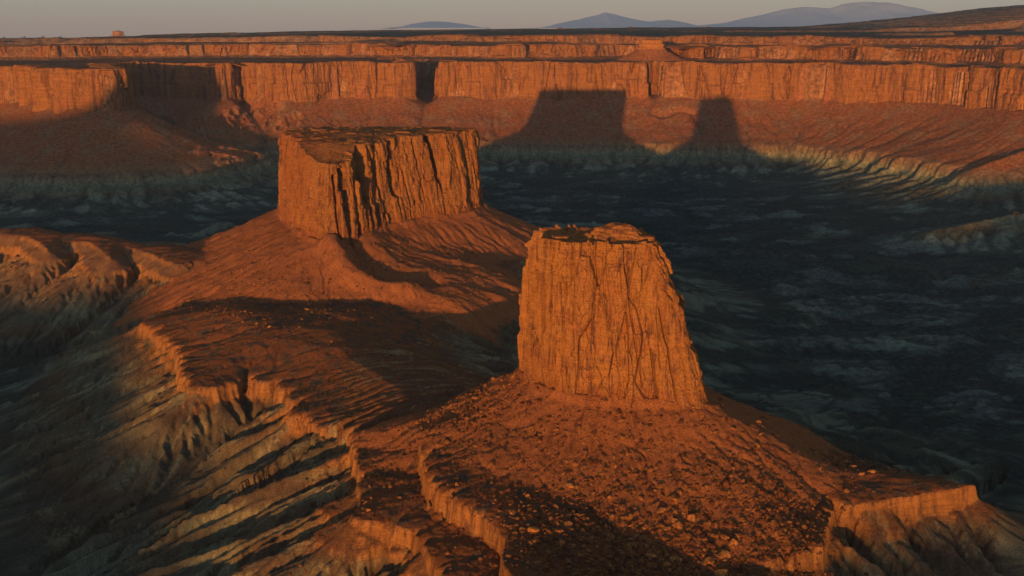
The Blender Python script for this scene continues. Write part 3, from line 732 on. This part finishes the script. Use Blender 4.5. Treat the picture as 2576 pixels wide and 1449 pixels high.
# two columns split off the right side of the tower
def column_mesh(cx, cy, r0, r1, z0, z1, seed, lean=(0, 0), n=28, nz=26):
    th = np.linspace(0, 2*math.pi, n, endpoint=False); rows = []
    for k in range(nz):
        v = k/(nz-1); rad = (r0+(r1-r0)*v)*(1-.35*sst(.93, 1., v))
        q = np.abs(np.cos(2*th+seed))*.12+.92+.10*vnoise(np.cos(th)*2+seed, np.sin(th)*2+v*5, seed)+.05*np.floor(3*vnoise(th*0+v*7, th*0+seed, 3))
        rows.append(np.c_[cx+lean[0]*v+rad*q*np.cos(th), cy+lean[1]*v+rad*q*np.sin(th), np.full(n, z0+(z1-z0)*v)])
    rw = rows[-1].copy(); rw[:, :2] = rw[:, :2].mean(0)+(rw[:, :2]-rw[:, :2].mean(0))*.05; rw[:, 2] += .8; rows.append(rw)
    return np.concatenate(rows), mesh_grid_faces(len(rows), n, True)
for (cx, cy, r0, r1, z0, z1, sd, ln) in ((116,730,6.5,2.6,160,238,3,(-9,6)), (122,738,5.5,2.8,160,218,5,(-9,4)), (128,722,6,4,158,177,11,(-3,1)), (114,713,6,4.4,160,178,13,(-1,2))):
    V, f = column_mesh(cx, cy, r0, r1, z0, z1, sd, ln)
    make_mesh('rock_column', V, f, base_colour(V, ORANGE, sd), M_TOWER, False, tower)

# small butte on the shelf above the long wall
small = empty('butte'); prop(small, 'small bright butte standing on the shelf just above the long canyon wall', 'butte')
sx0, sy0 = 478., 3850.
th = np.linspace(0, 2*math.pi, 90, endpoint=False)
rings = [(100, 308), (78, 320), (56, 333), (38, 346)]
V = np.concatenate([np.c_[sx0+r_*(1.25+.08*vnoise(np.cos(th)*4, np.sin(th)*4, 3))*np.cos(th), sy0+r_*.9*np.sin(th), np.full(90, z_)+1.5*vnoise(th*9, th*0+r_, 4)] for r_, z_ in rings])
make_mesh('talus_slope', V, mesh_grid_faces(4, 90, True), np.tile(RED*1.1, (len(V), 1))*(1+.2*vnoise(V[:, 0]/12, V[:, 1]/12, 4)[:, None]), M_MID, True, small)
V, f = slab_mesh(sx0, sy0, 44, 32, 338, 40, 21, 90, 3)
V[:, :2] = np.array([sx0, sy0])+(V[:, :2]-np.array([sx0, sy0]))*(1+.25*sst(338, 378, V[:, 2]))[:, None]
make_mesh('cliff', V, f, base_colour(V, ORANGE*1.1, 8), M_WALL, False, small)

# bald domes near the horizon, a knob on the left skyline
def dome(px, w, h, Yd, label, seed):
    cx = (px-512)/F_PX*Yd*1.0; zc, *_ = ground_at(np.array([cx], f32), np.array([Yd], f32), False); R_ = w/F_PX*Yd; H_ = h/F_PX*Yd
    th = np.linspace(0, 2*math.pi, 48, endpoint=False); rows = []
    for k in range(12):
        v = k/11.; rad = R_*(1-v)**.62*1.0
        rows.append(np.c_[cx+rad*(1+.10*vnoise(np.cos(th)*2+seed, np.sin(th)*2+v*3, seed))*np.cos(th), Yd+rad*.9*np.sin(th), np.full(48, zc[0]-40+(H_+14)*(v**1.0))+H_*.05*vnoise(th*3, th*0+v*9, seed)])
    V = np.concatenate(rows)
    o = make_mesh('rock_dome', V, mesh_grid_faces(12, 48, True), base_colour(V, TAN*.8, seed), M_FAR, False)
    prop(o, label, 'rock dome', 'pale rock domes near the horizon')
dome(559, 14, 5, 8600, 'widest of the pale rock domes near the horizon', 3)
dome(595, 12, 5, 8900, 'pale rock dome on the horizon between the widest and the most pointed dome', 4)
dome(628, 9, 6, 8700, 'most pointed of the pale rock domes near the horizon', 5)
dome(703, 7, 4.5, 8800, 'smallest pale rock dome, standing apart below the big mountain', 6)
kx = (128-512)/F_PX*8000; kz = float(ground_at(np.array([kx], f32), np.array([8000.], f32), False)[0][0])
V, f = slab_mesh(kx, 8000., 50, 40, kz-10, 55, 33, 40, 2)
prop(make_mesh('rock_outcrop', V, f, base_colour(V, TAN*.8, 9), M_FAR, False), 'lone square rock knob on the left skyline', 'rock knob')
px_, py_ = 962., 2070.
pz = float(ground_at(np.array([px_], f32), np.array([py_], f32), False)[0][0])
V, f = column_mesh(px_, py_, 9, 5, pz-4, pz+17, 17)
prop(make_mesh('rock_pinnacle', V, f, base_colour(V, ORANGE, 9), M_TOWER, False), 'short rock pinnacle on the hill crest at the right edge of the canyon', 'rock pinnacle')

# ------------------------------------------------------------------ boulders
def boulder_geo(seed, sub):
    import bmesh
    bm = bmesh.new(); bmesh.ops.create_icosphere(bm, subdivisions=sub, radius=1.)
    V = np.array([v.co[:] for v in bm.verts]); Fb = np.array([[v.index for v in fc_.verts] for fc_ in bm.faces]); bm.free()
    r_ = np.random.default_rng(seed)
    for _ in range(11):                                  # flat broken faces
        n = r_.normal(size=3); n /= np.linalg.norm(n); k = r_.uniform(.35, .75); t = V@n; m = t > k; V[m] -= (t[m]-k)[:, None]*n
    V *= 1.3*r_.uniform(.65, 1.25, 3)*np.array([1, 1, .85]); return V, Fb
BM = []
for k in range(7):
    V, f = boulder_geo(100+k, 1 if k % 2 else 2)
    o_ = make_mesh('boulder_shape', V, f, np.tile(mix(RED_D, ORANGE*1.05, .40+.10*k), (len(V), 1)), None, False)
    me = o_.data; bpy.data.objects.remove(o_); me.materials.append(M_NEAR); BM.append(me)
PLACES = {
 'boulders in the shaded hollow in front of the narrow butte': [(15, 'beside the curling ledge in front of the narrow butte'), (55, 'below the middle of the narrow butte'), (95, 'below the right half of the narrow butte'), (9e9, 'by the small ledge in front of the narrow butte')],
 'boulders on the dark far rim of the right bench': [(9e9, 'on the dark rim behind the right ledge')],
 'boulders in the gully left of the narrow butte': [(-85, 'at the outer edge of the gully between the left ledges'), (9e9, 'in the gully against the upper left ledge')],
 'boulders along the foot of the broad butte talus': [(-200, 'at the left foot of the broad butte talus'), (9e9, 'at the right foot of the broad butte talus')],
 'boulders on the left shoulder of the narrow butte talus': [(-25, 'low on the left shoulder of the narrow butte talus'), (9e9, 'just left of the foot of the narrow butte')]}
def strew(n, boxes, size, group, label, zg=128., pw=2.2, named=()):
    r_ = np.random.default_rng(len(label)+n)
    out = []
    for k in range(n):
        a, b, sx_, sy_ = boxes[r_.integers(len(boxes))]
        out.append(at(a+r_.normal()*sx_, b+r_.normal()*sy_, zg))
    place = PLACES[group]; out = np.array(out, f32); z, *_ = ground_at(out[:, 0], out[:, 1])
    for q_, ((x, y), z_) in enumerate(zip(out, z)):
        ki = int(r_.integers(7)); o = bpy.data.objects.new('boulder', BM[ki]); C.objects.link(o)
        s_ = size[0]+(size[1]-size[0])*r_.random()**pw
        o.location = (x, y, z_+s_*.1); o.scale = (s_, s_*r_.uniform(.8, 1.1), s_*r_.uniform(.7, 1)); o.rotation_euler = (r_.uniform(-.4, .4), r_.uniform(-.4, .4), r_.uniform(0, 6.28))
        if q_ < len(named):
            s_ = size[1]*(1.15-.08*q_); o.scale = (s_, s_*.9, s_*.85); nx_, ny_ = at(*named[q_][:2], zg); nz_ = float(ground_at(np.array([nx_], f32), np.array([ny_], f32))[0][0]); o.location = (nx_, ny_, nz_+s_*.2)
            prop(o, named[q_][2], 'boulder', group)
        else:
            t_ = (s_-size[0])/(size[1]-size[0]); ph = [p_ for lim, p_ in place if x < lim][0]
            prop(o, ('small ' if t_ < .12 else 'middling ' if t_ < .4 else 'big ')+('dark red' if ki < 2 else 'rust brown' if ki < 5 else 'pale orange')+' boulder '+ph, 'boulder', group)
strew(150, [(560,540,22,13),(610,545,24,12),(660,548,30,12),(720,552,22,9),(600,520,30,10),(690,530,30,10)], (.7, 4.4), 'boulders in the shaded hollow in front of the narrow butte', 'pale orange boulder in the shaded hollow in front of the narrow butte', named=[(610,541,'largest boulder in the shaded hollow below the front of the narrow butte'),(560,552,'big boulder at the left end of the shaded hollow, near the curling ledge'),(724,548,'big boulder at the right end of the shaded hollow'),(660,520,'big lone boulder on the sunlit slope just above the shaded hollow')])
strew(36, [(836,462,10,5),(858,470,12,5),(820,458,9,4)], (.9, 2.8), 'boulders on the dark far rim of the right bench', 'pale boulder on the dark rim behind the right end of the bench', 122., named=[(847,461,'largest pale boulder on the dark rim behind the right end of the bench'),(872,473,'boulder furthest along the dark rim towards the bench tip')])
strew(44, [(375,480,10,14),(395,465,12,10),(368,500,7,10)], (.8, 2.2), 'boulders in the gully left of the narrow butte', 'dark boulder piled in the gully between the two left ledges', 124.)
strew(40, [(340,312,30,6),(390,312,30,6),(290,318,25,6),(250,310,22,10)], (1.2, 3.2), 'boulders along the foot of the broad butte talus', 'boulder at the bottom edge of the broad butte talus', 122.)
strew(30, [(470,410,20,6),(500,398,20,6),(450,420,12,6)], (.8, 2.4), 'boulders on the left shoulder of the narrow butte talus', 'boulder on the left shoulder of the narrow butte talus', 140.)
def rubble(n, boxes, size, seed, name, label, zg):
    r_ = np.random.default_rng(seed); V0 = [boulder_geo(200+k, 1) for k in range(5)]
    bx = np.array(boxes)[r_.integers(len(boxes), size=n)]
    P = np.array([at(a, b, zg) for a, b in zip(bx[:, 0]+r_.normal(size=n)*bx[:, 2], bx[:, 1]+r_.normal(size=n)*bx[:, 3])], f32)
    z, comp_, *_ = ground_at(P[:, 0], P[:, 1]); Vs = []; Fs = []; Cs = []; off = 0
    for k in range(n):
        V, f = V0[k % 5]; s_ = size[0]+(size[1]-size[0])*r_.random()**3; a = r_.uniform(0, 6.28); ca, sa = math.cos(a), math.sin(a)
        W = V*s_*r_.uniform(.7, 1.2, 3); W = np.c_[W[:, 0]*ca-W[:, 1]*sa, W[:, 0]*sa+W[:, 1]*ca, W[:, 2]]+np.array([P[k, 0], P[k, 1], z[k]+s_*.1])
        Vs.append(W); Fs.append(f+off); off += len(V); Cs.append(np.tile(mix(RED_D, ORANGE, r_.random()**1.4)*(.7+.5*r_.random()), (len(V), 1)))
    o = make_mesh(name, np.concatenate(Vs), np.concatenate(Fs), np.concatenate(Cs), M_NEAR, False)
    prop(o, label, kind='stuff')
rubble(13000, [(600,470,70,40),(660,480,70,40),(560,520,40,25),(740,500,50,30),(640,530,60,20),(480,420,35,15),(790,500,30,20),(610,540,45,12),(690,545,40,12)], (.25, 2.3), 5, 'rubble', 'small stones strewn over the talus of the narrow butte', 142.)
rubble(4000, [(300,290,50,20),(360,300,50,12),(240,290,30,20),(440,270,50,20)], (.5, 2.0), 6, 'rubble', 'small stones strewn over the talus of the broad butte', 125.)
rubble(2200, [(380,470,30,30),(320,450,40,30),(420,450,20,25),(300,500,50,30),(850,465,20,6)], (.3, 1.3), 7, 'rubble', 'small stones on the ledges left of the narrow butte', 118.)

def shrubs(n, boxes, size, seed, label, zg):
    r_ = np.random.default_rng(seed); V0 = [boulder_geo(300+k, 1) for k in range(4)]
    bx = np.array(boxes)[r_.integers(len(boxes), size=n)]
    P = np.array([at(a, b, zg) for a, b in zip(bx[:, 0]+r_.normal(size=n)*bx[:, 2], bx[:, 1]+r_.normal(size=n)*bx[:, 3])], f32)
    z, *_ = ground_at(P[:, 0], P[:, 1]); Vs = []; Fs = []; off = 0
    for k in range(n):
        V, f = V0[k % 4]; s_ = size[0]+(size[1]-size[0])*r_.random()**2
        W = (V+r_.normal(size=V.shape)*.22)*s_*np.array([1, 1, .8])+np.array([P[k, 0], P[k, 1], z[k]+s_*.4]); Vs.append(W); Fs.append(f+off); off += len(V)
    V = np.concatenate(Vs)
    prop(make_mesh('shrubs', V, np.concatenate(Fs), np.tile(SCRUB, (len(V), 1)), M_NEAR, False), label, kind='stuff')
shrubs(1500, [(250,350,70,20),(340,385,50,20),(300,420,60,40),(880,482,30,5),(250,320,50,12),(220,400,60,50)], (.5, 1.3), 5, 'low dark shrubs dotted over the bench and its left slopes', 108.)
shrubs(900, [(560,470,80,35),(700,500,80,30),(430,430,40,20)], (.35, .9), 6, 'low dark shrubs dotted over the talus of the narrow butte', 140.)

# ------------------------------------------------------------------ mountains far off, and the air
def mountain_range(pts, seed):
    """pts: (px, py) of the skyline seen from the viewpoint, stood 45 km out with real depth."""
    D = 45000.
    xs = np.array([(p[0]-512)/F_PX*D*1.0 for p in pts]); hs = np.array([at(p[0], p[1], 0)[1]*0+EYE+(27-p[1])/F_PX*D*1.02 for p in pts])
    nx = 260; ny = 40
    gx = np.linspace(xs[0], xs[-1], nx); gy = np.linspace(-4500, 4500, ny)
    U, W = np.meshgrid(gx, gy)
    ridge = np.interp(gx, xs, hs)-EYE+30
    w = 1-np.abs(W)/4500
    z = ridge[None]*(w**1.2)*(1+.22*ridged(U/2600, W/2600, 4, seed))/(1+.22*ridged(gx/2600, gx*0, 4, seed))[None]+EYE-30
    V = np.stack([U, W+D, z], -1).reshape(-1, 3)
    o = make_mesh('mountain', V, mesh_grid_faces(ny, nx), np.tile(col(.42, .43, .40), (len(V), 1)), M_FAR)
    return o
prop(mountain_range([(645,29),(690,26),(720,23),(738,18.5),(755,15.5),(772,11),(798,7.5),(818,9.5),(832,5),(852,3),(868,3.5),(884,5.5),(905,9),(925,14),(950,20),(990,28)], 3), 'broad blue-grey mountain with two humps on the horizon', kind='structure')
prop(mountain_range([(535,29),(560,23),(580,19),(596,15.5),(602,13),(612,15),(628,19),(645,22),(652,21),(664,20),(674,21.5),(690,25),(705,29)], 5), 'small pointed blue-grey mountain on the horizon', kind='structure')
prop(mountain_range([(395,29),(415,24),(432,21.5),(448,22),(470,25),(490,29)], 6), 'faint low blue-grey hump on the horizon', kind='structure')

def haze_box(x0, x1, y0, y1, z0, z1):
    V = np.array([(x, y, z) for x in (x0, x1) for y in (y0, y1) for z in (z0, z1)], f32)
    Fb = np.array([(0,1,3,2),(4,6,7,5),(0,4,5,1),(2,3,7,6),(0,2,6,4),(1,5,7,3)])
    m = bpy.data.materials.new('haze_air'); m.use_nodes = True; nt = m.node_tree; nt.nodes.clear()
    out = nt.nodes.new('ShaderNodeOutputMaterial'); v = nt.nodes.new('ShaderNodeVolumePrincipled')
    v.inputs['Color'].default_value = (.75, .85, 1., 1); v.inputs['Density'].default_value = HAZE; v.inputs['Anisotropy'].default_value = .3
    nt.links.new(v.outputs[0], out.inputs['Volume'])
    o = make_mesh('haze', V, Fb, None, m, False); prop(o, 'thin evening haze over the canyon country', kind='stuff'); return o
HAZE = 1.7e-5
haze_box(-52000, 52000, -6000, 52000, -80, 1700)
